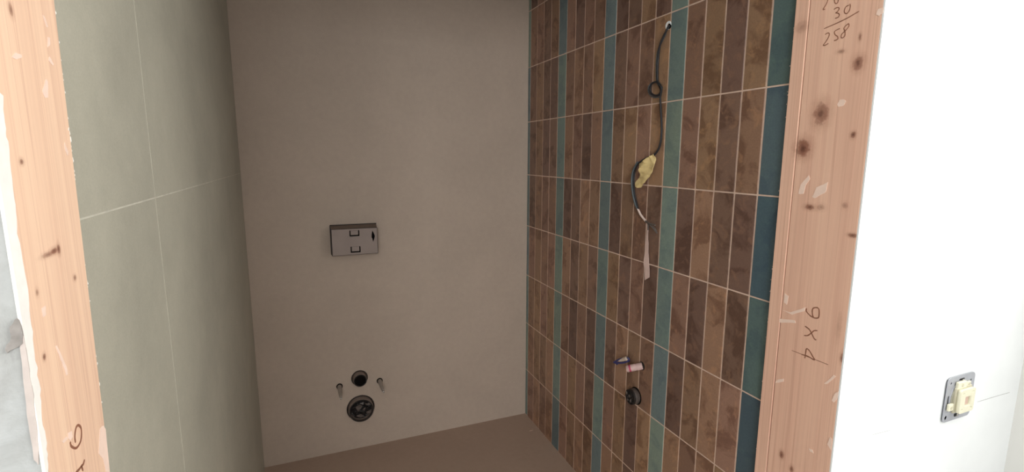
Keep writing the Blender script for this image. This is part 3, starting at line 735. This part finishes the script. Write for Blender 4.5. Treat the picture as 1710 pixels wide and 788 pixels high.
# ------------------------------------------------------------------ switch on the white wall
M_ZINC = simple('zinc_plate', srgb(176, 178, 186), 0.42, 0.5, 0.35, var=0.05)
M_IVORY = simple('ivory_plastic', srgb(226, 222, 198), 0.45, 0.45, var=0.03)
M_OLIVE = simple('olive_grey_plastic', srgb(150, 148, 132), 0.5, 0.4)
M_IVORYD = simple('ivory_shadow_plastic', srgb(196, 190, 168), 0.5, 0.4, var=0.05)
SX0, SX1, SZ0, SZ1 = .364, .4755, .7153, .8277
sx, sz = SX1 - SX0, SZ1 - SZ0; scx, scz = (SX0 + SX1) / 2, (SZ0 + SZ1) / 2
sw = thing('light_switch', 'uncovered switch insert with grey metal plate on the white wall', 'switch', (scx, YF, SZ0))
def sp(u, v): return (SX0 + u * sx, SZ1 - v * sz)
def rrect(u0, u1, v0, v1, r, n=6):
    out = []
    for (cu, cv_, a0) in ((u1 - r, v0 + r, 90), (u1 - r, v1 - r, 0), (u0 + r, v1 - r, -90), (u0 + r, v0 + r, 180)):
        for i in range(n + 1):
            a = math.radians(a0 - 90 * i / n); out.append(sp(cu + r * math.cos(a), cv_ - r * math.sin(a)))
    return out
def oval(u, v, ru, rv, n=14): return [sp(u + ru * math.cos(2 * math.pi * i / n), v + rv * math.sin(2 * math.pi * i / n)) for i in range(n)]
pl_holes = [oval(.13, .13, .028, .028), oval(.86, .17, .028, .028), oval(.11, .90, .045, .05), oval(.86, .88, .028, .028),
            rrect(.40, .62, .07, .16, .04, 3), rrect(.40, .62, .85, .94, .04, 3), rrect(.07, .13, .40, .64, .028, 3), rrect(.88, .94, .38, .60, .028, 3)]
pt = curve_plate('plate', rrect(0, 1, 0, 1, .10), pl_holes, YF - .0048, YF - .0030, M_ZINC)
pt.parent = sw; pt.data.transform(Matrix.Translation(-Vector(sw.location)))
def sbox(u0, u1, v0, v1, d0, d1, bev=.0008, bm=None):
    (xa, za), (xb, zb) = sp(u0, v1), sp(u1, v0); return box_bm(xa, xb, YF - d1, YF - d0, za, zb, bev, bm=bm)
part('wall_box', sbox(.05, .95, .05, .95, -.001, .0006, 0), M_HOLE, sw)
part('insert_body', lathe_bm([(-.0005, .0385), (.0068, .0385), (.0082, .0372), (.0082, .001)], (0, -1, 0), (scx + .001, YF, scz + .001), 40), M_OLIVE, sw, True)
part('base_ring', lathe_bm([(.0025, .0420), (.0054, .0420), (.0060, .0412), (.0060, .0380), (.0025, .0380)], (0, -1, 0), (scx + .001, YF, scz + .001), 40, closed=True), M_ZINC, sw, True)
part('carrier', sbox(.22, .79, .23, .79, .007, .0125, .0012), M_IVORYD, sw)
hd = curve_plate('rocker_frame', rrect(.24, .76, .25, .77, .05, 4), [rrect(.41, .63, .41, .63, .015, 2), oval(.33, .33, .045, .024), oval(.67, .33, .045, .024), oval(.33, .69, .045, .024), oval(.67, .69, .045, .024)], YF - .0215, YF - .0125, M_IVORY)
hd.parent = sw; hd.data.transform(Matrix.Translation(-Vector(sw.location)))
part('rocker_core', sbox(.25, .75, .26, .76, .0125, .0165, .0005), M_IVORYD, sw)
part('contact', sbox(.43, .61, .43, .62, .0160, .0175, .0008), simple('pinkish_contact', srgb(206, 176, 160), .5), sw)
for (u0, u1, v0, v1, d) in ((.26, .56, .105, .26, .013), (.05, .21, .56, .72, .012), (.62, .76, .15, .25, .011), (.80, .88, .60, .74, .011)):
    cl = part('clamp', sbox(u0, u1, v0, v1, .006, d, .0014), M_IVORY, sw)
    (xc, zc) = sp((u0 + u1) / 2, (v0 + v1) / 2)
    part('screw', lathe_bm([(d - .001, .0042), (d + .0008, .0040), (d + .001, .003)], (0, -1, 0), (xc, YF, zc), 14), M_IVORYD, cl)
for (u, v) in ((.52, .115), (.50, .895)):
    (xc, zc) = sp(u, v); part('screw', lathe_bm([(.0005, .0035), (.0058, .0035), (.0070, .0045), (.0078, .003)], (0, -1, 0), (xc, YF, zc), 14), M_STEEL, sw, True)
